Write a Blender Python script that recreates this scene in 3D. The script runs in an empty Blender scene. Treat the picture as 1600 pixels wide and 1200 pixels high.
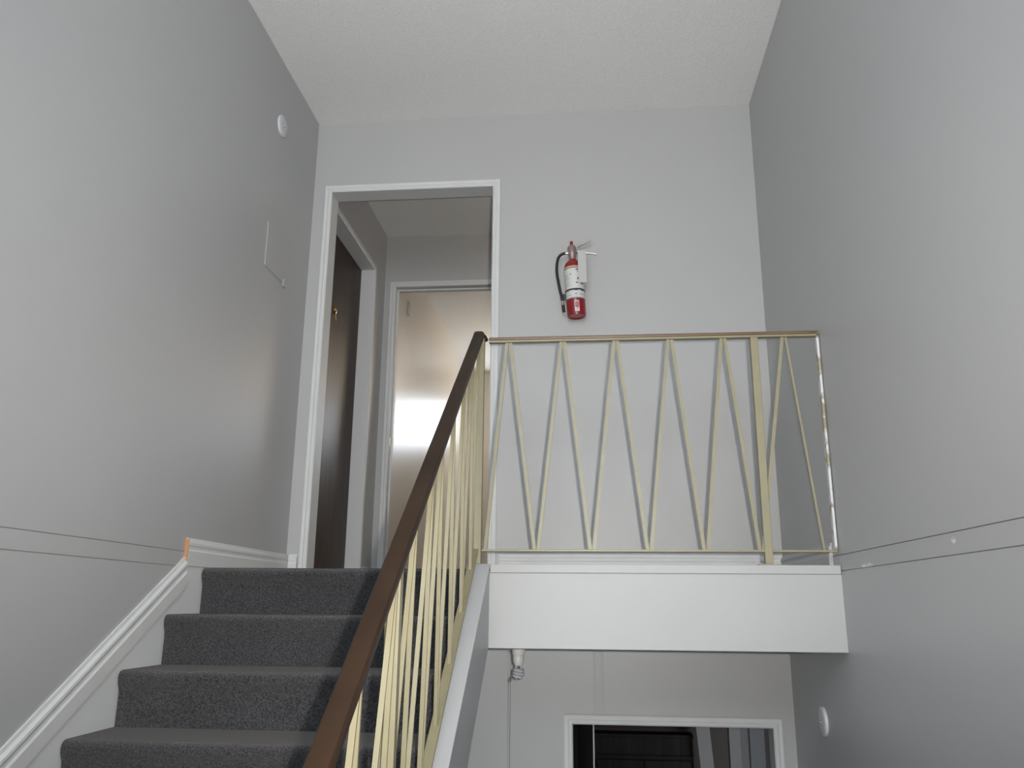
import bpy, bmesh, math, random
from mathutils import Vector, Matrix
random.seed(7)
S = bpy.context.scene
COL = S.collection

# ------------------------------------------------------------------ camera
CAM = Vector((1.4681, -3.9597, -0.1237))
YAW, PITCH, ROLL, F = -0.0966, 0.2598, 0.0084, 1298.6
cy_, sy_, cp_, sp_ = math.cos(YAW), math.sin(YAW), math.cos(PITCH), math.sin(PITCH)
fwd = Vector((sy_ * cp_, cy_ * cp_, sp_)); rt = Vector((cy_, -sy_, 0)); up = rt.cross(fwd)
r2 = math.cos(ROLL) * rt + math.sin(ROLL) * up
u2 = -math.sin(ROLL) * rt + math.cos(ROLL) * up
cam = bpy.data.cameras.new('camera'); co = bpy.data.objects.new('camera', cam); COL.objects.link(co)
m = Matrix(((r2.x, u2.x, -fwd.x, CAM.x), (r2.y, u2.y, -fwd.y, CAM.y), (r2.z, u2.z, -fwd.z, CAM.z), (0, 0, 0, 1)))
co.matrix_world = m
cam.sensor_fit = 'HORIZONTAL'; cam.sensor_width = 36.0; cam.lens = F * 36.0 / 1600.0
cam.clip_start = 0.02; cam.clip_end = 60
S.camera = co

# ------------------------------------------------------------------ world, lights, exposure
W_ = bpy.data.worlds.new('world'); S.world = W_; W_.use_nodes = True
bg = W_.node_tree.nodes['Background']; bg.inputs[0].default_value = (0.80, 0.90, 1.0, 1); bg.inputs[1].default_value = 9.0
VS = S.view_settings
VS.view_transform = 'Standard'; VS.look = 'None'; VS.gamma = 1.0; VS.use_curve_mapping = False
VS.exposure = 0.0

def light(name, kind, loc, energy, color, **kw):
    l = bpy.data.lights.new(name, kind); l.energy = energy; l.color = color
    for k, v in kw.items(): setattr(l, k, v)
    o = bpy.data.objects.new(name, l); COL.objects.link(o); o.location = loc
    return o
# the camera's flash: a few centimetres right of and above the lens
fl = light('camera_flash', 'SPOT', CAM + r2 * 0.062 + u2 * 0.03 , 272.0, (1.0, 0.975, 0.935),
           spot_size=math.radians(101), spot_blend=1.0, shadow_soft_size=0.014)
fl.rotation_euler = (-(fwd + u2 * 0.06 - r2 * 0.05)).to_track_quat('Z', 'Y').to_euler()
# daylight through the window over the entry door behind the photographer
dl = light('entry_daylight', 'AREA', (1.15, -4.93, 1.45), 21.0, (0.95, 0.98, 1.0), shape='RECTANGLE', size=1.7, size_y=1.4)
dl.rotation_euler = (math.radians(-90), 0, math.radians(180))
# warm ceiling lamp in the room past the far doorway
light('far_room_lamp', 'POINT', (1.25, 3.9, 2.02), 17.0, (1.0, 0.76, 0.50), shadow_soft_size=0.30)
# daylight entering through the far room's high window
fw_ = light('far_window_daylight', 'AREA', (1.02, 5.06, 1.86), 5.5, (0.95, 0.96, 1.0), shape='RECTANGLE', size=1.25, size_y=0.40)
fw_.rotation_euler = (math.radians(-62), 0, 0)

# added fill light brightening the upper hall, unseen round the corner to the right
light('hall_fill', 'POINT', (1.85, 0.80, 2.25), 7.0, (1.0, 0.92, 0.84), shadow_soft_size=0.09)

# ------------------------------------------------------------------ materials
def nodes(name):
    mt = bpy.data.materials.new(name); mt.use_nodes = True
    nt = mt.node_tree; return mt, nt, nt.nodes['Principled BSDF']
def N(nt, t, **kw):
    n = nt.nodes.new(t)
    for k, v in kw.items():
        if k in n.inputs: n.inputs[k].default_value = v
        else: setattr(n, k, v)
    return n
def mat(name, col, rough=0.5, metal=0.0, bump=0.0, bscale=200.0, var=0.0, vscale=6.0, coat=0.0, spec=None, detail=3.0):
    mt, nt, b = nodes(name)
    b.inputs['Base Color'].default_value = (*col, 1); b.inputs['Roughness'].default_value = rough
    b.inputs['Metallic'].default_value = metal
    if coat: b.inputs['Coat Weight'].default_value = coat; b.inputs['Coat Roughness'].default_value = 0.08
    if spec is not None: b.inputs['Specular IOR Level'].default_value = spec
    tc = N(nt, 'ShaderNodeTexCoord')
    if var:
        n = N(nt, 'ShaderNodeTexNoise', Scale=vscale, Detail=4.0)
        nt.links.new(tc.outputs['Object'], n.inputs['Vector'])
        r = N(nt, 'ShaderNodeValToRGB')
        r.color_ramp.elements[0].position = 0.3; r.color_ramp.elements[1].position = 0.7
        r.color_ramp.elements[0].color = (*[c * (1 - var) for c in col], 1)
        r.color_ramp.elements[1].color = (*[min(1, c * (1 + var)) for c in col], 1)
        nt.links.new(n.outputs[0], r.inputs[0]); nt.links.new(r.outputs[0], b.inputs['Base Color'])
    if bump:
        n2 = N(nt, 'ShaderNodeTexNoise', Scale=bscale, Detail=detail)
        nt.links.new(tc.outputs['Object'], n2.inputs['Vector'])
        bp = N(nt, 'ShaderNodeBump', Strength=bump, Distance=0.004)
        nt.links.new(n2.outputs[0], bp.inputs['Height']); nt.links.new(bp.outputs[0], b.inputs['Normal'])
    return mt
def wood(name, c1, c2, rough, axis='Z', scale=1.0, coat=0.0, spec=None):
    mt, nt, b = nodes(name)
    tc = N(nt, 'ShaderNodeTexCoord'); mp = N(nt, 'ShaderNodeMapping')
    sc = {'Z': (22, 22, 1.2), 'Y': (30, 1.2, 30), 'X': (1.2, 30, 30)}[axis]
    mp.inputs['Scale'].default_value = [s * scale for s in sc]
    nt.links.new(tc.outputs['Object'], mp.inputs['Vector'])
    n = N(nt, 'ShaderNodeTexNoise', Scale=2.0, Detail=6.0, Distortion=0.6)
    nt.links.new(mp.outputs[0], n.inputs['Vector'])
    r = N(nt, 'ShaderNodeValToRGB')
    r.color_ramp.elements[0].position = 0.32; r.color_ramp.elements[1].position = 0.72
    r.color_ramp.elements[0].color = (*c1, 1); r.color_ramp.elements[1].color = (*c2, 1)
    nt.links.new(n.outputs[0], r.inputs[0]); nt.links.new(r.outputs[0], b.inputs['Base Color'])
    b.inputs['Roughness'].default_value = rough
    if spec is not None: b.inputs['Specular IOR Level'].default_value = spec
    if coat: b.inputs['Coat Weight'].default_value = coat; b.inputs['Coat Roughness'].default_value = 0.12
    bp = N(nt, 'ShaderNodeBump', Strength=0.25, Distance=0.002)
    nt.links.new(n.outputs[0], bp.inputs['Height']); nt.links.new(bp.outputs[0], b.inputs['Normal'])
    return mt

M = {}
M['wall'] = mat('grey_wall_paint', (0.415, 0.412, 0.41), 0.37, spec=0.42, bump=0.05, bscale=120, var=0.012, vscale=2)
M['back'] = mat('pale_grey_wall_paint', (0.425, 0.42, 0.41), 0.42, spec=0.4, bump=0.05, bscale=120, var=0.01, vscale=2)
M['ceil'] = mat('popcorn_ceiling', (0.80, 0.795, 0.775), 0.9, bump=0.75, bscale=95, var=0.03, vscale=70, spec=0.15, detail=4)
M['white'] = mat('white_trim_paint', (0.60, 0.60, 0.59), 0.48, spec=0.35, bump=0.03, bscale=60, var=0.02, vscale=9)
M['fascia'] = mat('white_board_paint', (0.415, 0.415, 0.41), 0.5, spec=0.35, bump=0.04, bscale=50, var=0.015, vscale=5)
M['skirt'] = mat('off_white_skirt_paint', (0.66, 0.66, 0.66), 0.45, spec=0.35, bump=0.04, bscale=60, var=0.02, vscale=6)
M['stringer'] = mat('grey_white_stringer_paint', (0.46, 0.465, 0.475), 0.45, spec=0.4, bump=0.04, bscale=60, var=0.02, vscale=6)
M['tan'] = mat('tan_metal_paint', (0.258, 0.230, 0.140), 0.42, bump=0.03, bscale=90, var=0.05, vscale=18)
M['brownrail'] = mat('brown_plastic_rail', (0.025, 0.0130, 0.0068), 0.45, spec=0.22, bump=0.10, bscale=30, var=0.25, vscale=6)
M['brasscap'] = mat('brown_rail_strip', (0.13, 0.078, 0.040), 0.35, var=0.15, vscale=12)
M['red'] = mat('red_enamel', (0.23, 0.009, 0.013), 0.32, coat=0.15, var=0.05, vscale=20)
M['black'] = mat('black_rubber', (0.012, 0.012, 0.014), 0.45, bump=0.05, bscale=80)
M['steel'] = mat('bright_steel', (0.62, 0.60, 0.58), 0.25, metal=1.0, bump=0.02, bscale=40)
M['cast'] = mat('cast_alloy', (0.33, 0.25, 0.24), 0.38, metal=0.6, bump=0.05, bscale=60)
M['strap'] = mat('dark_steel_strap', (0.06, 0.06, 0.065), 0.4, metal=0.5)
M['paper'] = mat('tag_card', (0.58, 0.58, 0.56), 0.6, var=0.08, vscale=30)
M['brass'] = mat('polished_brass', (0.55, 0.38, 0.16), 0.25, metal=1.0)
M['porcelain'] = mat('white_porcelain', (0.62, 0.61, 0.58), 0.25, coat=0.3)
M['glasswhite'] = mat('fluorescent_tube_glass', (0.50, 0.50, 0.51), 0.12, coat=0.5)
M['plate'] = mat('white_plastic', (0.58, 0.59, 0.61), 0.35)
M['darkwood'] = wood('dark_door_veneer', (0.016, 0.009, 0.007), (0.060, 0.033, 0.025), 0.40, 'Z', spec=0.16)
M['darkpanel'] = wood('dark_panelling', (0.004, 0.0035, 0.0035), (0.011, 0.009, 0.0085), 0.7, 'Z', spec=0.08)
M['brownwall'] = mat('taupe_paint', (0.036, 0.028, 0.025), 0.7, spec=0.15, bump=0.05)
M['rawwood'] = mat('raw_pine_end', (0.45, 0.22, 0.09), 0.7, var=0.15, vscale=60)
M['cream'] = mat('cream_gloss_paint', (0.56, 0.515, 0.45), 0.33, bump=0.02, bscale=30, var=0.01)
M['string'] = mat('pull_cord', (0.10, 0.10, 0.11), 0.7)
M['greyfit'] = mat('grey_fitting', (0.42, 0.40, 0.37), 0.5)
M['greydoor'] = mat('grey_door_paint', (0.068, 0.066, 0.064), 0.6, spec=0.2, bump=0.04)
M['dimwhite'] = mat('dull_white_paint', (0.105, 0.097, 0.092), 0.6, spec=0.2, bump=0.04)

def carpet():
    mt, nt, b = nodes('charcoal_carpet')
    tc = N(nt, 'ShaderNodeTexCoord')
    n = N(nt, 'ShaderNodeTexNoise', Scale=230.0, Detail=3.0, Roughness=0.7); nt.links.new(tc.outputs['Object'], n.inputs['Vector'])
    n3 = N(nt, 'ShaderNodeTexNoise', Scale=5.0, Detail=3.0); nt.links.new(tc.outputs['Object'], n3.inputs['Vector'])
    r = N(nt, 'ShaderNodeValToRGB'); e = r.color_ramp.elements
    e[0].position = 0.36; e[0].color = (0.011, 0.0115, 0.014, 1); e[1].position = 0.70; e[1].color = (0.108, 0.109, 0.116, 1)
    nt.links.new(n.outputs[0], r.inputs[0])
    mx = N(nt, 'ShaderNodeMixRGB', blend_type='MULTIPLY'); mx.inputs[0].default_value = 0.35
    nt.links.new(r.outputs[0], mx.inputs[1]); nt.links.new(n3.outputs[0], mx.inputs[2])
    nt.links.new(mx.outputs[0], b.inputs['Base Color'])
    b.inputs['Roughness'].default_value = 0.95; b.inputs['Specular IOR Level'].default_value = 0.1
    b.inputs['Sheen Weight'].default_value = 0.45; b.inputs['Sheen Roughness'].default_value = 0.5
    b.inputs['Sheen Tint'].default_value = (0.55, 0.5, 0.45, 1)
    bp = N(nt, 'ShaderNodeBump', Strength=0.9, Distance=0.006)
    nt.links.new(n.outputs[0], bp.inputs['Height']); nt.links.new(bp.outputs[0], b.inputs['Normal'])
    return mt
M['carpet'] = carpet()

def worn_white():
    mt, nt, b = nodes('tan_metal_with_wall_paint_smears')
    tc = N(nt, 'ShaderNodeTexCoord'); n = N(nt, 'ShaderNodeTexNoise', Scale=16.0, Detail=5.0)
    nt.links.new(tc.outputs['Object'], n.inputs['Vector'])
    r = N(nt, 'ShaderNodeValToRGB'); e = r.color_ramp.elements
    e[0].position = 0.46; e[0].color = (0.30, 0.26, 0.17, 1); e[1].position = 0.52; e[1].color = (0.62, 0.62, 0.61, 1)
    nt.links.new(n.outputs[0], r.inputs[0]); nt.links.new(r.outputs[0], b.inputs['Base Color'])
    b.inputs['Roughness'].default_value = 0.35
    return mt
M['wornend'] = worn_white()

def right_wall():
    mt = M['wall'].copy(); mt.name = 'grey_wall_paint_with_chips'
    nt = mt.node_tree; b = nt.nodes['Principled BSDF']
    src = b.inputs['Base Color'].links[0].from_socket
    tc = N(nt, 'ShaderNodeTexCoord')
    # two small chipped spots beside the lower joint, in wall coordinates (y along, z up)
    total = None
    for (yy, zz, ry, rz) in ((-1.185, 0.006, 0.055, 0.007), (-1.85, 0.035, 0.012, 0.008)):
        mp = N(nt, 'ShaderNodeMapping'); mp.inputs['Location'].default_value = (0, -yy / ry, -zz / rz)
        mp.inputs['Scale'].default_value = (0, 1 / ry, 1 / rz)
        nt.links.new(tc.outputs['Object'], mp.inputs['Vector'])
        ln = N(nt, 'ShaderNodeVectorMath', operation='LENGTH'); nt.links.new(mp.outputs[0], ln.inputs[0])
        lt = N(nt, 'ShaderNodeMath', operation='LESS_THAN'); lt.inputs[1].default_value = 1.0
        nt.links.new(ln.outputs['Value'], lt.inputs[0])
        if total is None: total = lt.outputs[0]
        else:
            ad = N(nt, 'ShaderNodeMath', operation='MAXIMUM'); nt.links.new(total, ad.inputs[0]); nt.links.new(lt.outputs[0], ad.inputs[1]); total = ad.outputs[0]
    ns = N(nt, 'ShaderNodeTexNoise', Scale=120.0, Detail=3.0); nt.links.new(tc.outputs['Object'], ns.inputs['Vector'])
    g = N(nt, 'ShaderNodeMath', operation='GREATER_THAN'); g.inputs[1].default_value = 0.5; nt.links.new(ns.outputs[0], g.inputs[0])
    mu = N(nt, 'ShaderNodeMath', operation='MULTIPLY'); nt.links.new(g.outputs[0], mu.inputs[0]); nt.links.new(total, mu.inputs[1])
    mx = N(nt, 'ShaderNodeMixRGB'); mx.inputs[2].default_value = (0.75, 0.75, 0.76, 1)
    nt.links.new(mu.outputs[0], mx.inputs[0]); nt.links.new(src, mx.inputs[1]); nt.links.new(mx.outputs[0], b.inputs['Base Color'])
    return mt
M['wallR'] = right_wall()

# ------------------------------------------------------------------ mesh helpers
def link(name, bm, m, parent=None, smooth=False, bevel=0.0, segs=2):
    me = bpy.data.meshes.new(name); bmesh.ops.recalc_face_normals(bm, faces=bm.faces); bm.to_mesh(me); bm.free()
    if m is not None: me.materials.append(M[m] if isinstance(m, str) else m)
    o = bpy.data.objects.new(name, me); COL.objects.link(o)
    if parent is not None: o.parent = parent; o.matrix_parent_inverse = parent.matrix_world.inverted() if False else Matrix.Translation(-parent.location)
    if smooth:
        for p in me.polygons: p.use_smooth = True
        md = o.modifiers.new('edges', 'EDGE_SPLIT'); md.split_angle = math.radians(42)
    if bevel:
        md = o.modifiers.new('bevel', 'BEVEL'); md.width = bevel; md.segments = segs; md.limit_method = 'ANGLE'
    return o
def box(bm, x0, x1, y0, y1, z0, z1):
    vs = [bm.verts.new((x, y, z)) for z in (z0, z1) for y in (y0, y1) for x in (x0, x1)]
    for f in ((0, 2, 3, 1), (4, 5, 7, 6), (0, 1, 5, 4), (2, 6, 7, 3), (0, 4, 6, 2), (1, 3, 7, 5)):
        bm.faces.new([vs[i] for i in f])
    return bm
def B(*a):
    bm = bmesh.new(); box(bm, *a); return bm
def prism(pts, a0, a1, plane):
    """closed polygon pts in a plane, extruded a0..a1 along the third axis; plane 'yz' -> along x, 'xz' -> along y, 'xy' -> along z"""
    bm = bmesh.new()
    def P(p, a): return {'yz': (a, p[0], p[1]), 'xz': (p[0], a, p[1]), 'xy': (p[0], p[1], a)}[plane]
    r0 = [bm.verts.new(P(p, a0)) for p in pts]; r1 = [bm.verts.new(P(p, a1)) for p in pts]
    n = len(pts); bm.faces.new(r0); bm.faces.new(r1[::-1])
    for i in range(n): bm.faces.new((r0[i], r1[i], r1[(i + 1) % n], r0[(i + 1) % n]))
    return bm
def board(prof, p0, p1, out, nrm, m0=0.0, m1=0.0):
    """profile (o, n) swept p0->p1; each end sheared by o*m for mitres"""
    bm = bmesh.new(); p0, p1, out, nrm = map(Vector, (p0, p1, out, nrm)); d = (p1 - p0).normalized()
    r0 = [bm.verts.new(p0 + out * o + nrm * n - d * (o * m0)) for o, n in prof]
    r1 = [bm.verts.new(p1 + out * o + nrm * n + d * (o * m1)) for o, n in prof]
    k = len(prof); bm.faces.new(r0); bm.faces.new(r1[::-1])
    for i in range(k): bm.faces.new((r0[i], r1[i], r1[(i + 1) % k], r0[(i + 1) % k]))
    return bm
def bar(bm, p0, p1, w, t, wdir=(1, 0, 0)):
    """rectangular bar from p0 to p1; w along wdir, t across"""
    p0, p1 = Vector(p0), Vector(p1); d = (p1 - p0).normalized(); a = Vector(wdir); a = (a - d * a.dot(d)).normalized(); b = d.cross(a)
    rr = []
    for p in (p0, p1): rr.append([bm.verts.new(p + a * sx * w / 2 + b * sy * t / 2) for sx, sy in ((-1, -1), (1, -1), (1, 1), (-1, 1))])
    bm.faces.new(rr[0]); bm.faces.new(rr[1][::-1])
    for i in range(4): bm.faces.new((rr[0][i], rr[1][i], rr[1][(i + 1) % 4], rr[0][(i + 1) % 4]))
    return bm
def sweep(bm, path, sec, upv=(0, 0, 1), scale=None):
    """section points (side, up) along a 3-D path"""
    path = [Vector(p) for p in path]; rings = []
    for i, p in enumerate(path):
        d = (path[min(i + 1, len(path) - 1)] - path[max(i - 1, 0)]).normalized()
        s = d.cross(Vector(upv)).normalized(); u = s.cross(d).normalized(); k = scale[i] if scale else 1
        rings.append([bm.verts.new(p + s * a * k + u * b * k) for a, b in sec])
    n = len(sec)
    for a, b in zip(rings, rings[1:]):
        for i in range(n): bm.faces.new((a[i], a[(i + 1) % n], b[(i + 1) % n], b[i]))
    bm.faces.new(rings[0]); bm.faces.new(rings[-1][::-1])
    return bm
def circ(r, n=10): return [(r * math.cos(2 * math.pi * i / n), r * math.sin(2 * math.pi * i / n)) for i in range(n)]
def tube(bm, path, r, n=10, upv=(0.01, 0.02, 1)): return sweep(bm, path, circ(r, n), upv)
def lathe(bm, prof, c=(0, 0, 0), axis=(0, 0, 1), n=28, a0=0.0, a1=2 * math.pi):
    axis = Vector(axis).normalized(); c = Vector(c)
    s = axis.orthogonal().normalized(); t = axis.cross(s)
    full = abs(a1 - a0 - 2 * math.pi) < 1e-6; k = n if full else n + 1; rings = []
    for r, h in prof:
        if r < 1e-6: rings.append([bm.verts.new(c + axis * h)])
        else: rings.append([bm.verts.new(c + axis * h + (s * math.cos(a0 + (a1 - a0) * i / n) + t * math.sin(a0 + (a1 - a0) * i / n)) * r) for i in range(k)])
    for a, b in zip(rings, rings[1:]):
        for i in range(n):
            j = (i + 1) % k
            if len(a) == 1 and len(b) == 1: continue
            if len(a) == 1: bm.faces.new((a[0], b[i], b[j]))
            elif len(b) == 1: bm.faces.new((a[i], b[0], a[j]))
            else: bm.faces.new((a[i], b[i], b[j], a[j]))
    return bm
def catmull(pts, k=6):
    P = [Vector(p) for p in pts]; P = [P[0] * 2 - P[1]] + P + [P[-1] * 2 - P[-2]]; out = []
    for i in range(1, len(P) - 2):
        for j in range(k):
            t = j / k; a, b, c, d = P[i - 1:i + 3]
            out.append(0.5 * ((2 * b) + (c - a) * t + (2 * a - 5 * b + 4 * c - d) * t * t + (3 * b - a - 3 * c + d) * t ** 3))
    out.append(P[-2]); return out
def empty(name, loc=(0, 0, 0)):
    o = bpy.data.objects.new(name, None); o.location = loc; o.empty_display_size = 0.1; COL.objects.link(o); return o
def tag(o, label, cat=None, group=None, kind=None):
    o['label'] = label
    if cat: o['category'] = cat
    if group: o['group'] = group
    if kind: o['kind'] = kind
    return o
def struct(o, label=None):
    o['kind'] = 'structure'
    if label: o['label'] = label
    return o

# ------------------------------------------------------------------ dimensions (metres; landing floor is z = 0)
W, L, H, D, HC = 2.3288, 0.898, 0.1638, 0.2461, 2.44
ZL, YF = -2.66, -5.0            # lower floor, front wall
YH, YE = 1.46, 5.10             # hall back wall, end of far room
NS = 9                          # risers up from the entry floor
ZE = -NS * H; YB = -L - NS * D  # entry floor level and its edge

# ------------------------------------------------------------------ walls
def side_wall(name, x0, x1, y0, y1, m, label, face):
    """backing plus three wall panels with recessed joints at z=0 and z=.054"""
    g = 0.0011; t = 0.007
    bx = (x0, x1 - t) if face > 0 else (x0 + t, x1)
    px = (x1 - t, x1) if face > 0 else (x0, x0 + t)
    w = struct(link(name, B(bx[0], bx[1], y0, y1, ZL, HC), m), label)
    for z0, z1 in ((ZL, -g), (g, 0.054 - g), (0.054 + g, HC)):
        link('wall_panel', B(px[0], px[1], y0, y1, z0, z1), m, w, bevel=0.0008, segs=1)
    return w
side_wall('wall_left', -0.10, 0.0, YF, 0.0, 'wall', 'tall grey painted wall on the left, beside the carpeted stairs', 1)
side_wall('wall_right', W, W + 0.10, YF, 0.0, 'wallR', 'tall grey painted wall on the right, with two thin horizontal joints', -1)

U0, U1, UH = 0.105, 0.975, 2.016      # upper doorway clear opening
V0, V1, VH = 1.368, 2.234, -0.632     # lower doorway
bm = bmesh.new(); J = 0.012
box(bm, -0.1, U0 - J, 0, 0.10, -0.27, HC); box(bm, U1 + J, W + 0.1, 0, 0.10, -0.27, HC); box(bm, U0 - J, U1 + J, 0, 0.10, UH + J, HC)
box(bm, U0 - J, U1 + J, 0, 0.10, -0.27, -0.02)
box(bm, -0.1, V0 - J, 0, 0.10, ZL, -0.27); box(bm, V1 + J, W + 0.1, 0, 0.10, ZL, -0.27); box(bm, V0 - J, V1 + J, 0, 0.10, VH + J, -0.27)
wb = struct(link('wall_back', bm, 'back'), 'pale grey wall facing the stairs, above and below the landing')
# taped joint on the lower part of the back wall: a shallow ridge
link('joint_ridge', prism([(1.462, 0.0), (1.474, -0.0012), (1.486, -0.0018), (1.498, -0.0012), (1.51, 0.0)], VH + 0.045, -0.27, 'xy'), 'back', wb)
link('joint_ridge', prism([(0.838, 0.0), (0.848, -0.0005), (0.858, 0.0)], UH + 0.06, HC, 'xy'), 'back', wb)

bm = bmesh.new(); FW = (0.30, 2.0, 0.75, 2.15)     # front window opening x0 x1 z0 z1
box(bm, -0.1, FW[0], YF - 0.1, YF, ZL, HC); box(bm, FW[1], W + 0.1, YF - 0.1, YF, ZL, HC)
box(bm, FW[0], FW[1], YF - 0.1, YF, ZL, FW[2]); box(bm, FW[0], FW[1], YF - 0.1, YF, FW[3], HC)
struct(link('wall_front', bm, 'back'), 'wall behind the photographer with the entry window')
wf = struct(empty('window_1', (1.15, YF, FW[2])), 'wide window behind the photographer')
bm = bmesh.new()
for a in ((FW[0], FW[1], FW[2], FW[2] + .05), (FW[0], FW[1], FW[3] - .05, FW[3]), (FW[0], FW[0] + .05, FW[2] + .05, FW[3] - .05), (FW[1] - .05, FW[1], FW[2] + .05, FW[3] - .05), (1.125, 1.175, FW[2] + .05, FW[3] - .05)):
    box(bm, a[0], a[1], YF - 0.08, YF - 0.02, a[2], a[3])
link('window_frame', bm, 'white', wf)

struct(link('ceiling', B(-0.15, 2.55, YF - 0.1, YE + 0.1, HC, HC + 0.08), 'ceil'), 'pale stippled ceiling over the stairwell and the rooms past it')

# landing slab, with carpet, and its white front
struct(link('floor_landing', B(0.0, W, -L + 0.0605, 0.0, -0.27, -0.004), 'back'), 'landing floor slab whose underside is the lower lobby ceiling')
lc = struct(link('floor_landing_carpet', B(0.014, W - 0.014, -L + 0.06, 0.10, -0.0035, 0.004), 'carpet'), 'dark carpet on the landing')
struct(link('floor_hall', B(-0.10, 2.45, 0.10, YE, -0.12, 0.0), 'carpet'), 'carpeted floor of the upper hall')
struct(link('floor_entry', B(0.0, W, YF, YB, ZE - 0.2, ZE), 'carpet'), 'entry floor under the photographer')
struct(link('floor_lower', B(-0.1, 3.0, YB + 0.0, 3.6, ZL - 0.1, ZL), 'carpet'), 'lower level floor')
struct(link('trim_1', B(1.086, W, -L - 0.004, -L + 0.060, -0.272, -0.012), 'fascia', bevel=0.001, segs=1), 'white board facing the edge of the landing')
struct(link('trim_2', B(1.098, W - 0.002, -L - 0.011, -L + 0.08, -0.012, 0.019), 'fascia', bevel=0.0025), 'white capping strip along the landing edge, under the railing')

# baseboards
BP = [(0, 0), (0, 0.014), (0.052, 0.014), (0.058, 0.011), (0.066, 0.0105), (0.074, 0.013), (0.082, 0.012), (0.09, 0.006), (0.099, 0.004), (0.099, 0)]
SL = (0.608 ** 2 + 1) ** 0.5
def base(name, p0, p1, nrm, label, m='white', prof=BP, out=(0, 0, 1)):
    return struct(link(name, board(prof, p0, p1, out, nrm), m), label)
bl = base('baseboard_left', (0, -1.025, 0.004), (0, 0.0, 0.004), (1, 0, 0), 'white moulded baseboard on the left wall at the stair head')
link('raw_end', B(0.0003, 0.0137, -1.0275, -1.0252, 0.006, 0.100), 'rawwood', bl)['label'] = 'unpainted orange-brown sawn end'
base('baseboard_back', (1.03, 0, 0.004), (W - 0.0005, 0, 0.004), (0, -1, 0), 'white moulded baseboard on the back wall behind the railing')
base('baseboard_back_left', (0.0145, 0, 0.004), (0.056, 0, 0.004), (0, -1, 0), 'short white baseboard between left wall and doorway trim')
base('baseboard_right', (W, -L + 0.085, 0.004), (W, -0.0145, 0.004), (-1, 0, 0), 'grey painted baseboard on the right wall of the landing', 'wall')
# sloping trim and skirt board up the left wall
def zt(y): return 0.035 + 0.608 * (y + 1.025)
d = Vector((0, 1, 0.608)).normalized(); n_ = Vector((0, -0.608, 1)).normalized()
pr = [(-0.092, 0), (-0.092, 0.017), (-0.05, 0.017), (-0.043, 0.013), (-0.034, 0.0125), (-0.026, 0.016), (-0.018, 0.015), (-0.010, 0.008), (0, 0.006), (0, 0)]
struct(link('trim_3', board(pr, (0, -3.09, zt(-3.09)), (0, -1.022, zt(-1.022)), n_, (1, 0, 0), 0, 0.608), 'white'), 'white moulded trim sloping up the left wall along the stairs')
struct(link('trim_4', prism([(-0.872, -0.30), (-0.872, 0.0035), (-1.02, 0.0035), (-1.05, zt(-1.05) - 0.05), (-3.09, zt(-3.09) - 0.10), (-3.09, ZE), (-2.6, ZE)], 0.0003, 0.008, 'yz'), 'skirt'), 'off-white skirt board between sloping trim and stair carpet')

# ------------------------------------------------------------------ doorways
CP = [(0, 0), (0, 0.010), (0.006, 0.015), (0.016, 0.0155), (0.022, 0.012), (0.036, 0.013), (0.040, 0.011), (0.040, 0)]
def doorway(name, x0, x1, zf, zh, yf, yb, label, m='white', loc=None, prof=CP, stop=True):
    """opening in a wall that runs along x; yf is the face towards the camera"""
    r = struct(empty(name, ((x0 + x1) / 2, yf, zf)), label)
    cw = prof[-1][0]
    link('side_casing', board(prof, (x0, yf, zf), (x0, yf, zh), (-1, 0, 0), (0, -1, 0), 0, 1), m, r)
    link('side_casing', board(prof, (x1, yf, zf), (x1, yf, zh), (1, 0, 0), (0, -1, 0), 0, 1), m, r)
    link('head_casing', board(prof, (x0, yf, zh), (x1, yf, zh), (0, 0, 1), (0, -1, 0), 1, 1), m, r)
    link('side_jamb', B(x0 - 0.0115, x0, yf + 0.0005, yb, zf, zh), m, r); link('side_jamb', B(x1, x1 + 0.0115, yf + 0.0005, yb, zf, zh), m, r)
    link('head_jamb', B(x0 - 0.0115, x1 + 0.0115, yf + 0.0005, yb, zh, zh + 0.0115), m, r)
    return r
doorway('door_1', U0, U1, 0.004, UH, 0.0, 0.10, 'white framed open doorway at the head of the stairs')
d3 = doorway('door_3', 0.112, 0.93, 0.0, 2.045, YH, YH + 0.10, 'white framed doorway across the upper hall, opening to a warm lit room')
bm = bmesh.new(); box(bm, 0.112, 0.122, YH + 0.045, YH + 0.085, 0.0, 2.035); box(bm, 0.92, 0.93, YH + 0.045, YH + 0.085, 0.0, 2.035); box(bm, 0.112, 0.93, YH + 0.045, YH + 0.085, 2.035, 2.045)
link('door_stop', bm, 'white', d3)
link('strike_plate', B(0.1121, 0.1140, YH + 0.012, YH + 0.040, 0.905, 0.965), 'brass', d3)['label'] = 'small brass latch plate'
doorway('door_4', V0, V1, ZL, VH, 0.0, 0.10, 'white framed doorway under the landing, opening to a dark lower hall')

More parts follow.
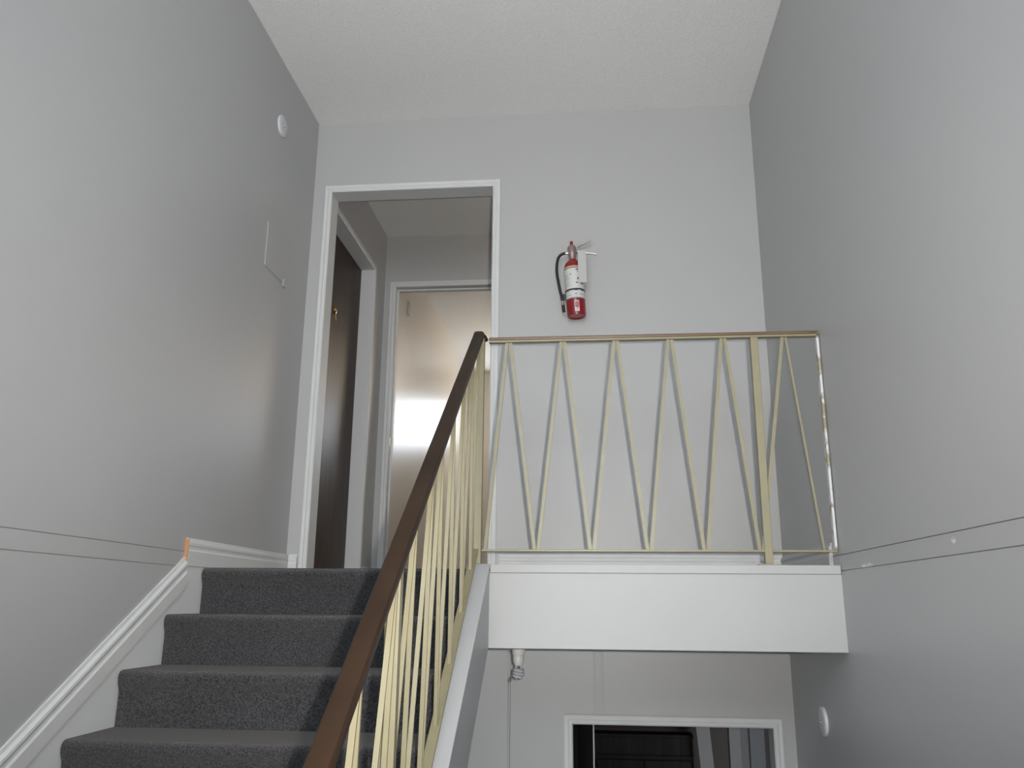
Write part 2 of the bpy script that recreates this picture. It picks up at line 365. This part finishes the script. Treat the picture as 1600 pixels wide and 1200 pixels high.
# hall left wall with the dark door
HX = 0.03; Q0, Q1, QH = 0.265, 1.145, 2.05
bm = bmesh.new()
box(bm, HX - 0.11, HX, 0.1, Q0 - J, 0, HC); box(bm, HX - 0.11, HX, Q1 + J, YH, 0, HC); box(bm, HX - 0.11, HX, Q0 - J, Q1 + J, QH + J, HC)
struct(link('wall_hall_left', bm, 'wall'), 'grey left wall of the upper hall')
dd = struct(empty('door_2', (HX, (Q0 + Q1) / 2, 0)), 'dark wooden door in a white frame on the left of the upper hall')
link('side_casing', board(CP, (HX, Q0, 0), (HX, Q0, QH), (0, -1, 0), (1, 0, 0), 0, 1), 'white', dd)
link('side_casing', board(CP, (HX, Q1, 0), (HX, Q1, QH), (0, 1, 0), (1, 0, 0), 0, 1), 'white', dd)
link('head_casing', board(CP, (HX, Q0, QH), (HX, Q1, QH), (0, 0, 1), (1, 0, 0), 1, 1), 'white', dd)
link('side_jamb', B(HX - 0.105, HX, Q0 - 0.0115, Q0, 0, QH), 'white', dd); link('side_jamb', B(HX - 0.105, HX, Q1, Q1 + 0.0115, 0, QH), 'white', dd)
link('head_jamb', B(HX - 0.105, HX, Q0 - 0.0115, Q1 + 0.0115, QH, QH + 0.0115), 'white', dd)
leaf = link('door_leaf', B(HX - 0.105, HX - 0.082, Q0 + 0.002, Q1 - 0.002, 0.0008, QH - 0.0008), 'darkwood', dd, bevel=0.002)
leaf['label'] = 'dark brown veneered door leaf'
bm = bmesh.new()
lathe(bm, [(0.0, 0.012), (0.010, 0.012), (0.016, 0.008), (0.022, 0.005), (0.026, 0.0)], (HX - 0.082, 0.636, 1.578), (1, 0, 0), 20)
pk = link('door_viewer', bm, 'brass', leaf, smooth=True); pk['label'] = 'round brass viewer'
bm = bmesh.new(); bar(bm, (HX - 0.079, 0.640, 1.554), (HX - 0.079, 0.655, 1.522), 0.012, 0.006, (0, 1, 0))
link('knocker_tab', bm, 'brass', leaf)['label'] = 'brass tab below the viewer'
base('baseboard_hall', (HX, Q1 + 0.041, 0), (HX, YH - 0.001, 0), (1, 0, 0), 'white baseboard right of the dark door')

# hall back wall, far room
bm = bmesh.new()
box(bm, -0.1, 0.112 - J, YH, YH + 0.1, 0, HC); box(bm, 0.93 + J, 2.45, YH, YH + 0.1, 0, HC); box(bm, 0.112 - J, 0.93 + J, YH, YH + 0.1, 2.045 + J, HC)
struct(link('wall_hall_back', bm, 'back'), 'grey wall across the upper hall, above the far doorway')
struct(link('wall_hall_right', B(2.35, 2.45, 0.1, YH, 0, HC), 'back'), 'right end wall of the upper hall')
RX = 0.092
struct(link('wall_far_left', B(RX - 0.1, RX, YH + 0.1, YE + .1, 0, HC), 'cream'), 'cream gloss wall running away on the left past the far doorway')
struct(link('wall_far_right', B(2.0, 2.1, YH + 0.1, YE + .1, 0, HC), 'cream'), 'right wall of the far room')
wn = (0.34, 1.70, 1.58, 2.13); bm = bmesh.new()
box(bm, RX, wn[0], YE, YE + 0.1, 0, HC); box(bm, wn[1], 2.0, YE, YE + 0.1, 0, HC); box(bm, wn[0], wn[1], YE, YE + 0.1, 0, wn[2]); box(bm, wn[0], wn[1], YE, YE + 0.1, wn[3], HC)
struct(link('wall_far_end', bm, 'cream'), 'end wall of the far room')
w2 = struct(empty('window_2', ((wn[0] + wn[1]) / 2, YE, wn[2])), 'high daylit window at the end of the far room')
bm = bmesh.new(); e = 0.03
box(bm, wn[0], wn[1], YE + .02, YE + .06, wn[2], wn[2] + e); box(bm, wn[0], wn[1], YE + .02, YE + .06, wn[3] - e, wn[3])
box(bm, wn[0], wn[0] + e, YE + .02, YE + .06, wn[2] + e, wn[3] - e); box(bm, wn[1] - e, wn[1], YE + .02, YE + .06, wn[2] + e, wn[3] - e)
link('window_frame', bm, 'white', w2)
gf = tag(link('wall_hook', prism([(1.925, 2.02), (1.950, 2.005), (1.965, 2.09), (1.955, 2.12), (1.925, 2.12)], RX, RX + 0.012, 'yz'), 'greyfit', bevel=0.002), 'small grey fitting high on the cream wall past the far doorway', 'hook')

# ------------------------------------------------------------------ dark lower hall under the landing
LY = 1.46
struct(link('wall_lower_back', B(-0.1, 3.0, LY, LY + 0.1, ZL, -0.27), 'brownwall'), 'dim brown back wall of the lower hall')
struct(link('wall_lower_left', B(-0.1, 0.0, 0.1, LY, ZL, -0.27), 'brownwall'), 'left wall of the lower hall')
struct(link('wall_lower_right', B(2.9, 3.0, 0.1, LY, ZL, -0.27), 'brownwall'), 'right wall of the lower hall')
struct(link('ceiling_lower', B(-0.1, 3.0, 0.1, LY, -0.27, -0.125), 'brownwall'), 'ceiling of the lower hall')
# dark door leaf swung into the lower hall, its pale edge towards us
o = empty('hallway_door', (1.372, 0.12, ZL)); tag(o, 'dark brown door swung open into the lower hall, pale edge showing', 'door')
th = math.radians(85); a = Vector((1.372, 0.104, 0)); e_ = a + Vector((math.cos(th), math.sin(th), 0)) * 0.80
bm = bmesh.new(); bar(bm, (a.x, a.y, (ZL + VH) / 2), (e_.x, e_.y, (ZL + VH) / 2), 0.034, VH - ZL - 0.03, Vector((math.sin(th), -math.cos(th), 0)))
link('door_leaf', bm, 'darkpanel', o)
nn = Vector((math.sin(th), -math.cos(th), 0)); dd_ = Vector((math.cos(th), math.sin(th), 0)); e2 = e_ + nn * 0.0185
bm = bmesh.new(); bar(bm, e2 - dd_ * 0.055, e2 - dd_ * 0.002, VH - ZL - 0.03, 0.003, (0, 0, 1))
for v in bm.verts: v.co.z += (ZL + VH) / 2
link('edge_strip', bm, 'skirt', o)['label'] = 'thin pale strip down the door edge'

cab = empty('tall_cabinet', (1.70, 1.25, ZL)); tag(cab, 'tall dark cabinet against the back wall of the lower hall', 'cabinet')
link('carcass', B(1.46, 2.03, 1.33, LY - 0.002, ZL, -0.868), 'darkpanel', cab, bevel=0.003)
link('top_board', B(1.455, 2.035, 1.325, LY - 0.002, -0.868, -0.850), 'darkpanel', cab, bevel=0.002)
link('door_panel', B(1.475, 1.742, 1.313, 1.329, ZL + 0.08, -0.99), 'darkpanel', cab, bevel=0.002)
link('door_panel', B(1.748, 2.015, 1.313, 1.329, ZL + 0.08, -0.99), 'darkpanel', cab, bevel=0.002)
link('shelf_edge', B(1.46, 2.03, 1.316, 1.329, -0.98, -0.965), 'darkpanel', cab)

bm = bmesh.new(); bar(bm, (2.212, 1.16, ZL + 0.005), (2.068, 1.27, -0.60), 0.078, 0.020, (1, 0, 0))
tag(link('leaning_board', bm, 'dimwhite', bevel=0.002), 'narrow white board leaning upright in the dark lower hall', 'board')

d5 = struct(empty('door_5', (2.42, LY, ZL)), 'dim white framed door at the right of the lower hall')
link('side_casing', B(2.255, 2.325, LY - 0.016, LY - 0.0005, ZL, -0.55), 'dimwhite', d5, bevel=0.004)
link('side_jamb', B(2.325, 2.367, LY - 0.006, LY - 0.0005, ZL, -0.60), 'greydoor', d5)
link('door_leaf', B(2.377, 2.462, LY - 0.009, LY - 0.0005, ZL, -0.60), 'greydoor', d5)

# ------------------------------------------------------------------ stairs
st = empty('staircase', (0.52, -L, ZE)); tag(st, 'carpeted stairs in charcoal grey climbing the left wall to the landing', 'stairs')
X0, X1 = 0.012, 1.030
def step(k, y_back=None):
    yn, zt_ = -L - k * D, -k * H
    yb = y_back if y_back is not None else yn + D + 0.012
    pts = [(yb, zt_)]
    pts.append((yn + 0.022, zt_))
    for i in range(7):                                  # rounded, slightly sagging carpet nose
        t = math.pi / 2 + math.pi * i / 6
        pts.append((yn + 0.021 + 0.021 * math.cos(t), zt_ - 0.0225 + 0.0225 * math.sin(t)))
    pts += [(yn + 0.002, zt_ - 0.034), (yn + 0.007, zt_ - 0.046), (yn + 0.0125, zt_ - 0.058), (yn + 0.0145, zt_ - 0.072), (yn + 0.0145, zt_ - H - 0.004), (yb, zt_ - H - 0.004)]
    bm = prism(pts, X0, X1, 'yz')
    return bm
for k in range(NS):
    link('stair_step', step(k, -L + 0.0595 if k == 0 else None), 'carpet', st, smooth=True)
# stringer: white boxed board on the open side
def zs(y): return 0.012 + 0.665 * (y + L)
ys = YB - 0.05
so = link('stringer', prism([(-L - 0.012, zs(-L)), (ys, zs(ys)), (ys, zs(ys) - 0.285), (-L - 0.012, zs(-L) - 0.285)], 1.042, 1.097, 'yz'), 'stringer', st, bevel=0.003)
so['label'] = 'white painted sloping board on the open side'
link('stringer_cap', prism([(-L - 0.012, zs(-L) + 0.0003), (ys, zs(ys) + 0.0003), (ys, zs(ys) + 0.008), (-L - 0.012, zs(-L) + 0.008)], 1.040, 1.099, 'yz'), 'stringer', st, bevel=0.002)
# under-side of the stair
link('soffit', prism([(-L + 0.0, -0.29), (ys, zs(ys) - 0.285), (ys, zs(ys) - 0.27), (-L + 0.0, -0.272)], 0.012, 1.040, 'yz'), 'back', st)

# lower flight (below the frame) down from the entry floor
s2 = empty('lower_staircase', (1.7, YB, ZL)); tag(s2, 'lower carpeted stairs going down from the entry beside the right wall', 'stairs')
nl = 7; hl = (ZE - ZL) / nl
for k in range(1, nl):
    link('stair_step', B(1.11, W - 0.012, YB + (k - 1) * D, YB + k * D, ZE - k * hl - 0.2, ZE - k * hl), 'carpet', s2, bevel=0.012)

# ------------------------------------------------------------------ railings
TW, TT = 0.0125, 0.0125
# stair railing
def xr(y): return 1.040 + (-(y + 0.895)) * 0.026       # the rail leans a touch outwards lower down
def zr(y): return 0.896 + 0.667 * (y + 0.895)
sr = empty('stair_railing', (1.05, -L, 0)); tag(sr, 'sloping tan metal stair railing with dark brown handrail and zigzag balusters', 'railing')
sec = [(-0.020, -0.009), (-0.018, -0.011), (0.018, -0.011), (0.020, -0.009), (0.0205, 0.004), (0.017, 0.010), (0.009, 0.0125), (-0.009, 0.0125), (-0.017, 0.010), (-0.0205, 0.004)]
path = [(xr(y), y, zr(y)) for y in (-3.08, -2.6, -2.1, -1.6, -1.2, -0.96)]
bm = bmesh.new(); sweep(bm, path + [(xr(-0.92), -0.92, zr(-0.92)), (xr(-0.9), -0.895, zr(-0.9) + 0.005), (xr(-0.9), -0.880, zr(-0.9) + 0.003)], sec)
hr = link('handrail', bm, 'brownrail', sr, smooth=True); hr['label'] = 'dark brown moulded handrail'
bm = bmesh.new(); tg = catmull([(1.036, -0.889, 0.899), (1.055, -0.889, 0.893), (1.066, -0.889, 0.879), (1.0715, -0.889, 0.872)], 4)
sweep(bm, tg, circ(0.0115, 8), (0, 1, 0), [1.0 - 0.4 * i / (len(tg) - 1) for i in range(len(tg))])
link('handrail_tongue', bm, 'brownrail', sr, smooth=True)
bm = bmesh.new(); bar(bm, (xr(-3.06), -3.06, zr(-3.06) - 0.0155), (1.043, -0.905, zr(-0.905) - 0.0155), 0.024, 0.008)
link('rail_channel', bm, 'tan', sr)
def zb(y): return 0.066 + 0.667 * (y + 0.895) + 0.01
def xb(y): return 1.041 + (-(y + 0.895)) * 0.014
bm = bmesh.new(); bar(bm, (xb(-3.02), -3.02, zb(-3.02)), (1.041, -0.905, zb(-0.905)), 0.026, 0.009)
link('bottom_bar', bm, 'tan', sr)
bm = B(1.035, 1.063, -0.905, -0.877, 0.0195, zr(-0.9) - 0.012)
link('post', bm, 'tan', sr, bevel=0.002)
yp = -2.225
bm = B(xb(yp) - 0.014, xb(yp) + 0.016, yp - 0.013, yp + 0.013, zs(yp) + 0.0262, zr(yp) - 0.02)
link('post', bm, 'tan', sr, bevel=0.002)
def sbar(ya, top_a, yb_, top_b):
    p = []
    for y, tp in ((ya, top_a), (yb_, top_b)):
        p.append((xr(y) + 0.004, y, zr(y) - 0.019) if tp else (xb(y), y, zb(y) + 0.004))
    bm = bmesh.new(); bar(bm, p[0], p[1], 0.0105, 0.006); return bm
bots = [-1.02, -1.232, -1.445, -1.658, -1.871, -2.078, -2.29, -2.50, -2.71, -2.92]; tops = [-0.935, -1.115, -1.33, -1.555, -1.765, -1.905, -2.115, -2.305, -2.56, -2.77, -2.98]
for i, y in enumerate(bots):
    for (yt, off) in ((tops[i], 0.004), (tops[i + 1], -0.004)):
        pass
        link('baluster', sbar(yt + (-off if True else 0), True, y + off, False), 'tan', sr)

# guard railing along the landing
gr = empty('landing_railing', (1.7, -L + 0.01, 0.02)); tag(gr, 'level tan metal guard railing with zigzag balusters along the landing edge', 'railing')
GY = -L + 0.012; zbot, ztop = 0.072, 0.862
bm = bmesh.new(); box(bm, 1.0795, W - 0.004, GY - 0.013, GY + 0.013, ztop, ztop + 0.008)
link('top_rail', bm, 'tan', gr, bevel=0.001, segs=1)
capm = link('rail_cap', B(1.0797, W - 0.006, GY - 0.015, GY + 0.015, ztop + 0.0082, ztop + 0.021), 'brasscap', gr, bevel=0.004)
capm['label'] = 'shiny brown strip along the top'
link('bottom_rail', B(1.0637, W - 0.004, GY - 0.012, GY + 0.012, zbot - 0.008, zbot), 'tan', gr, bevel=0.001, segs=1)
link('end_bar', B(W - 0.0125, W - 0.0035, GY - 0.013, GY + 0.013, zbot + 0.0003, ztop + 0.014), 'wornend', gr, bevel=0.0015)['label'] = 'end upright smeared with white wall paint'
ps = link('post', B(2.074, 2.102, GY - 0.014, GY + 0.014, 0.0225, ztop - 0.0005), 'tan', gr, bevel=0.002)
link('base_plate', B(2.052, 2.128, GY - 0.02, GY + 0.03, 0.0192, 0.0225), 'tan', ps)
apx = [1.157, 1.367, 1.570, 1.775, 1.974, 2.200]; btx = [1.070, 1.265, 1.467, 1.672, 1.872, 2.066, 2.288]
def gbar(xt, xb_, t=0.0125):
    bm = bmesh.new(); bar(bm, (xt, GY, ztop), (xb_, GY, zbot), t, 0.009); return bm
for i, xa in enumerate(apx):
    link('baluster', gbar(xa - 0.0065, btx[i] + 0.0065), 'tan', gr)
    x2 = btx[i + 1] - 0.0065
    link('baluster', gbar(xa + 0.0065, x2 if i != 5 else x2 + 0.004, 0.0125 if i < 5 else 0.008), 'tan', gr) if i != 5 else link('baluster', gbar(xa + 0.0055, x2, 0.008), 'tan', gr)

# ------------------------------------------------------------------ fire extinguisher on the back wall
def printed(name, base_col, items):
    """flat print on a curved label: list of (u0,u1,v0,v1,colour) in the label's UV"""
    mt, nt, b = nodes(name); b.inputs['Roughness'].default_value = 0.45
    uv = N(nt, 'ShaderNodeUVMap'); sp = N(nt, 'ShaderNodeSeparateXYZ'); nt.links.new(uv.outputs[0], sp.inputs[0])
    cur = None
    rgb = N(nt, 'ShaderNodeRGB'); rgb.outputs[0].default_value = (*base_col, 1); cur = rgb.outputs[0]
    def cmpn(sock, op, v):
        n = N(nt, 'ShaderNodeMath', operation=op); n.inputs[1].default_value = v; nt.links.new(sock, n.inputs[0]); return n.outputs[0]
    def mul(a, b_):
        n = N(nt, 'ShaderNodeMath', operation='MULTIPLY'); nt.links.new(a, n.inputs[0]); nt.links.new(b_, n.inputs[1]); return n.outputs[0]
    for u0, u1, v0, v1, c in items:
        k = mul(mul(cmpn(sp.outputs[0], 'GREATER_THAN', u0), cmpn(sp.outputs[0], 'LESS_THAN', u1)), mul(cmpn(sp.outputs[1], 'GREATER_THAN', v0), cmpn(sp.outputs[1], 'LESS_THAN', v1)))
        mx = N(nt, 'ShaderNodeMixRGB'); mx.inputs[2].default_value = (*c, 1)
        nt.links.new(k, mx.inputs[0]); nt.links.new(cur, mx.inputs[1]); cur = mx.outputs[0]
    nt.links.new(cur, b.inputs['Base Color']); return mt
def wrap(r, h0, h1, a0, a1, n=24, t=0.0006):
    """thin curved sheet on a cylinder about local z; angle 0 faces -y; UV 0..1 left to right, bottom to top"""
    bm = bmesh.new(); uvl = bm.loops.layers.uv.new('UVMap'); rows = []
    for h in (h0, h1): rows.append([bm.verts.new(((r + t) * math.sin(a0 + (a1 - a0) * i / n), -(r + t) * math.cos(a0 + (a1 - a0) * i / n), h)) for i in range(n + 1)])
    for i in range(n):
        f = bm.faces.new((rows[0][i], rows[0][i + 1], rows[1][i + 1], rows[1][i]))
        for lp, (u, v) in zip(f.loops, ((i / n, 0), ((i + 1) / n, 0), ((i + 1) / n, 1), (i / n, 1))): lp[uvl].uv = (u, v)
    return bm
ex = empty('fire_extinguisher', (1.4095, -0.060, 1.256)); tag(ex, 'red fire extinguisher with white label and black hose hung on the wall', 'fire extinguisher')
def exo(name, bm, m, smooth=True, bevel=0.0, parent=None):
    me = bpy.data.meshes.new(name); bmesh.ops.recalc_face_normals(bm, faces=bm.faces); bm.to_mesh(me); bm.free(); me.materials.append(M[m] if isinstance(m, str) else m)
    o = bpy.data.objects.new(name, me); COL.objects.link(o); o.parent = parent or ex
    if smooth:
        for p in me.polygons: p.use_smooth = True
        md = o.modifiers.new('edges', 'EDGE_SPLIT'); md.split_angle = math.radians(40)
    if bevel:
        md = o.modifiers.new('bevel', 'BEVEL'); md.width = bevel; md.segments = 2
    return o
RT = 0.0465
bm = bmesh.new(); lathe(bm, [(0, 0.004), (RT - 0.012, 0.004), (RT - 0.008, 0.0), (RT - 0.003, 0.0), (RT, 0.006), (RT, 0.256), (RT - 0.002, 0.268), (RT - 0.006, 0.279), (RT - 0.013, 0.289), (RT - 0.021, 0.296), (0.019, 0.301), (0.0175, 0.306), (0, 0.306)], n=36)
exo('tank', bm, 'red')['label'] = 'red enamelled cylinder'
gk, lg, dk = (0.08, 0.08, 0.08), (0.33, 0.33, 0.33), (0.03, 0.03, 0.03)
items = [(0, 1, 0.965, 0.99, (0.50, 0.36, 0.05)), (0, 1, 0.935, 0.958, (0.10, 0.02, 0.02)),
         (0.57, 0.66, 0.86, 0.90, gk), (0.60, 0.72, 0.80, 0.83, lg), (0.13, 0.30, 0.735, 0.755, lg), (0.36, 0.42, 0.73, 0.76, (0.15, 0.25, 0.17)),
         (0.13, 0.34, 0.68, 0.70, lg), (0.14, 0.38, 0.62, 0.636, lg), (0.14, 0.33, 0.58, 0.592, lg), (0.60, 0.70, 0.57, 0.61, gk), (0.62, 0.68, 0.61, 0.64, gk),
         (0.15, 0.36, 0.50, 0.52, lg), (0.15, 0.32, 0.455, 0.47, lg), (0.55, 0.62, 0.46, 0.49, gk), (0.15, 0.35, 0.40, 0.415, lg), (0.72, 0.84, 0.44, 0.60, gk), (0.745, 0.80, 0.47, 0.57, (0.5, 0.5, 0.48)),
         (0.47, 0.60, 0.235, 0.26, gk), (0.72, 0.80, 0.23, 0.262, dk), (0.20, 0.32, 0.215, 0.235, lg), (0.16, 0.36, 0.10, 0.12, lg), (0.50, 0.56, 0.11, 0.16, (0.25, 0.28, 0.25)), (0.65, 0.82, 0.11, 0.14, lg), (0, 1, 0.0, 0.03, (0.15, 0.14, 0.14))]
exo('label', wrap(RT, 0.082, 0.255, -1.62, 1.62, 30), printed('extinguisher_label_print', (0.60, 0.60, 0.58), items))['label'] = 'white printed instruction label'
items = [(0.12, 0.88, 0.36, 0.90, dk), (0.20, 0.80, 0.40, 0.88, (0.42, 0.08, 0.10)), (0.28, 0.72, 0.72, 0.76, (0.6, 0.4, 0.4)), (0.34, 0.66, 0.54, 0.58, (0.6, 0.4, 0.4)), (0.16, 0.84, 0.22, 0.29, lg), (0.2, 0.6, 0.12, 0.16, lg)]
exo('sticker', wrap(RT, 0.014, 0.070, -0.12, 0.35, 6, 0.0012), printed('extinguisher_sticker_print', (0.66, 0.63, 0.62), items))['label'] = 'small white sticker with a dark red square'
bm = bmesh.new(); lathe(bm, [(RT + 0.0008, 0.126), (RT + 0.003, 0.126), (RT + 0.003, 0.134), (RT + 0.0008, 0.134)], n=36)
sp_o = exo('bracket_strap', bm, 'strap'); sp_o['label'] = 'dark steel strap round the cylinder'
exo('hose_clip', B(-RT - 0.019, -RT + 0.004, -0.010, 0.002, 0.092, 0.122), 'black', False, 0.002)
bm = bmesh.new(); box(bm, -0.016, 0.016, 0.0475, 0.0595, 0.03, 0.26); exo('wall_bracket', bm, 'strap', False)
bm = bmesh.new(); lathe(bm, [(0.0178, 0.303), (0.0182, 0.316), (0.0205, 0.328), (0.0225, 0.342), (0.0225, 0.368), (0.019, 0.377), (0.0, 0.377)], n=20)
box(bm, -0.004, 0.034, -0.009, 0.009, 0.340, 0.374)
vb = exo('valve', bm, 'cast'); vb['label'] = 'reddish metal valve body'
bm = bmesh.new(); lathe(bm, [(0, 0.377), (0.010, 0.377), (0.011, 0.383), (0.007, 0.389), (0.009, 0.396), (0.007, 0.405), (0, 0.406)], n=14); exo('valve_pin', bm, 'red')['label'] = 'red knob on the valve'
def strip(path, w, t):
    bm = bmesh.new(); return sweep(bm, path, [(-w / 2, -t / 2), (w / 2, -t / 2), (w / 2, t / 2), (-w / 2, t / 2)])
exo('lever', strip([(0.004, 0, 0.366), (0.016, 0, 0.374), (0.040, 0, 0.383), (0.075, 0, 0.396), (0.098, 0, 0.405)], 0.020, 0.014), 'steel', False, 0.001)
exo('carry_handle', strip([(0.010, 0, 0.356), (0.030, 0, 0.345), (0.050, 0, 0.337), (0.085, 0, 0.332), (0.118, 0, 0.324), (0.119, 0, 0.317)], 0.020, 0.005), 'steel', False, 0.001)
bm = bmesh.new(); ring = [(0.034 + 0.008 * math.cos(t), -0.011, 0.358 + 0.020 * math.sin(t)) for t in [2 * math.pi * i / 14 for i in range(15)]]
tube(bm, ring, 0.0012, 6, (0, 1, 0.01)); exo('safety_pin', bm, 'steel')
bm = bmesh.new(); box(bm, 0.016, 0.056, -RT - 0.006, -RT - 0.0052, 0.160, 0.332)
tg_o = exo('inspection_tag', bm, printed('tag_print', (0.46, 0.46, 0.44), []), False); tg_o['label'] = 'pale hanging inspection tag'; tg_o.rotation_euler = (0, math.radians(2), 0)
bm = bmesh.new(); tube(bm, [(0.034, -0.011, 0.339), (0.033, -0.035, 0.338), (0.034, -RT - 0.0056, 0.327)], 0.0009, 6); exo('tag_tie', bm, 'string')
bm = bmesh.new(); tube(bm, [(-0.016, -0.004, 0.342), (-0.034, -0.004, 0.341)], 0.007, 12); exo('hose_fitting', bm, 'steel')
hp = catmull([(-0.032, -0.004, 0.342), (-0.053, -0.005, 0.337), (-0.071, -0.006, 0.318), (-0.081, -0.006, 0.280), (-0.083, -0.006, 0.235), (-0.079, -0.006, 0.190), (-0.074, -0.006, 0.147), (-0.068, -0.006, 0.111), (-0.065, -0.006, 0.085)], 6)
bm = bmesh.new(); tube(bm, hp, 0.0072, 12, (0, 1, 0.01)); hs = exo('hose', bm, 'black'); hs['label'] = 'black rubber hose'
nz = exo('nozzle', tube(bmesh.new(), [(-0.066, -0.006, 0.086), (-0.0635, -0.006, 0.062)], 0.0072, 12, (0, 1, 0)), 'steel'); nz['label'] = 'steel nozzle ferrule'
exo('nozzle_tip', tube(bmesh.new(), [(-0.0637, -0.006, 0.064), (-0.0615, -0.006, 0.028)], 0.0078, 12, (0, 1, 0)), 'black', parent=nz)
ex.rotation_euler = (0, math.radians(-3.3), 0)

# ------------------------------------------------------------------ bulb and lamp holder under the landing
LX, LYY = 1.168, -0.50
lh = empty('lamp_holder', (LX, LYY, -0.27)); tag(lh, 'white pull-chain lamp holder fixed under the landing', 'lamp holder')
bm = bmesh.new(); lathe(bm, [(0, -0.2705), (0.052, -0.2705), (0.052, -0.279), (0.040, -0.289), (0.027, -0.294), (0.024, -0.315), (0.0, -0.315)], (LX, LYY, 0), n=28)
link('socket', bm, 'porcelain', lh, smooth=True)
ch = bmesh.new()
xc, yc = 1.1365, LYY - 0.004
tube(ch, [(LX - 0.022, LYY, -0.300), (xc, yc, -0.301), (xc, yc, -0.303)], 0.003, 6)
link('chain_outlet', ch, 'brass', lh)
bm = bmesh.new()
for i in range(24): bmesh.ops.create_uvsphere(bm, u_segments=6, v_segments=4, radius=0.0015, matrix=Matrix.Translation((xc, yc, -0.304 - i * 0.0040)))
link('pull_chain', bm, 'steel', lh)['kind'] = 'stuff'
link('chain_connector', lathe(bmesh.new(), [(0, -0.398), (0.0026, -0.399), (0.0034, -0.405), (0.0034, -0.412), (0.0015, -0.418), (0, -0.418)], (xc, yc, 0), n=10), 'string', lh, smooth=True)
link('pull_cord', tube(bmesh.new(), [(xc, yc, -0.417), (xc, yc, -0.75), (xc + 0.001, yc, -1.15)], 0.0011, 6), 'string', lh)['label'] = 'long thin dark cord'

lb = empty('light_bulb', (LX, LYY, -0.31)); tag(lb, 'unlit spiral fluorescent light bulb hanging below the landing edge', 'light bulb')
bm = bmesh.new(); lathe(bm, [(0.0, -0.3155), (0.0200, -0.3155), (0.0225, -0.322), (0.0225, -0.338), (0.018, -0.350), (0.0135, -0.3565), (0.0, -0.3565)], (LX, LYY, 0), n=24)
link('ballast', bm, 'porcelain', lb, smooth=True)
R0 = 0.0205; sp2 = []
for s in (0, math.pi):
    pts = [(LX + 0.010 * math.cos(s), LYY + 0.010 * math.sin(s), -0.355), (LX + 0.011 * math.cos(s), LYY + 0.011 * math.sin(s), -0.364)]
    for i in range(34):
        t = i / 33; a_ = s + t * 1.55 * 2 * math.pi; rr = R0 * (1 if t < 0.8 else 1 - 0.75 * ((t - 0.8) / 0.2) ** 1.6)
        rr *= min(1, 0.6 + t * 6)
        pts.append((LX + rr * math.cos(a_), LYY + rr * math.sin(a_), -0.3685 - 0.035 * t))
    link('spiral_tube', tube(bmesh.new(), pts, 0.0052, 8), 'glasswhite', lb, smooth=True)

# ------------------------------------------------------------------ small wall fittings
def disc(name, x, y, z, nx, label):
    t = empty(name, (x, y, z)); tag(t, label, 'wall cover', 'round white wall covers')
    bm = bmesh.new(); lathe(bm, [(0, 0.0125), (0.030, 0.0125), (0.049, 0.0115), (0.053, 0.009), (0.054, 0.0002), (0, 0.0002)], (x, y, z), (nx, 0, 0), 32)
    link('cover', bm, 'plate', t, smooth=True)
    bm = bmesh.new(); lathe(bm, [(0, 0.0165), (0.004, 0.016), (0.006, 0.0115), (0, 0.011)], (x, y, z), (nx, 0, 0), 12)
    link('centre_screw', bm, 'steel', t, smooth=True)
disc('round_wall_cover', 0.0, -0.505, 2.112, 1, 'round white cover high on the left wall near the ceiling')
disc('round_wall_cover', W, -0.505, -0.540, -1, 'round white cover low on the dark part of the right wall')
# painted-over plate on the left wall
pt = empty('painted_wall_plate', (0, -0.455, 1.47)); tag(pt, 'flat rectangular plate painted over in grey on the left wall', 'wall plate')
link('plate', B(0.0, 0.004, -0.565, -0.345, 1.365, 1.580), 'wall', pt, bevel=0.0015)
link('corner_tab', B(0.0, 0.007, -0.335, -0.300, 1.352, 1.390), 'wall', pt, bevel=0.002)
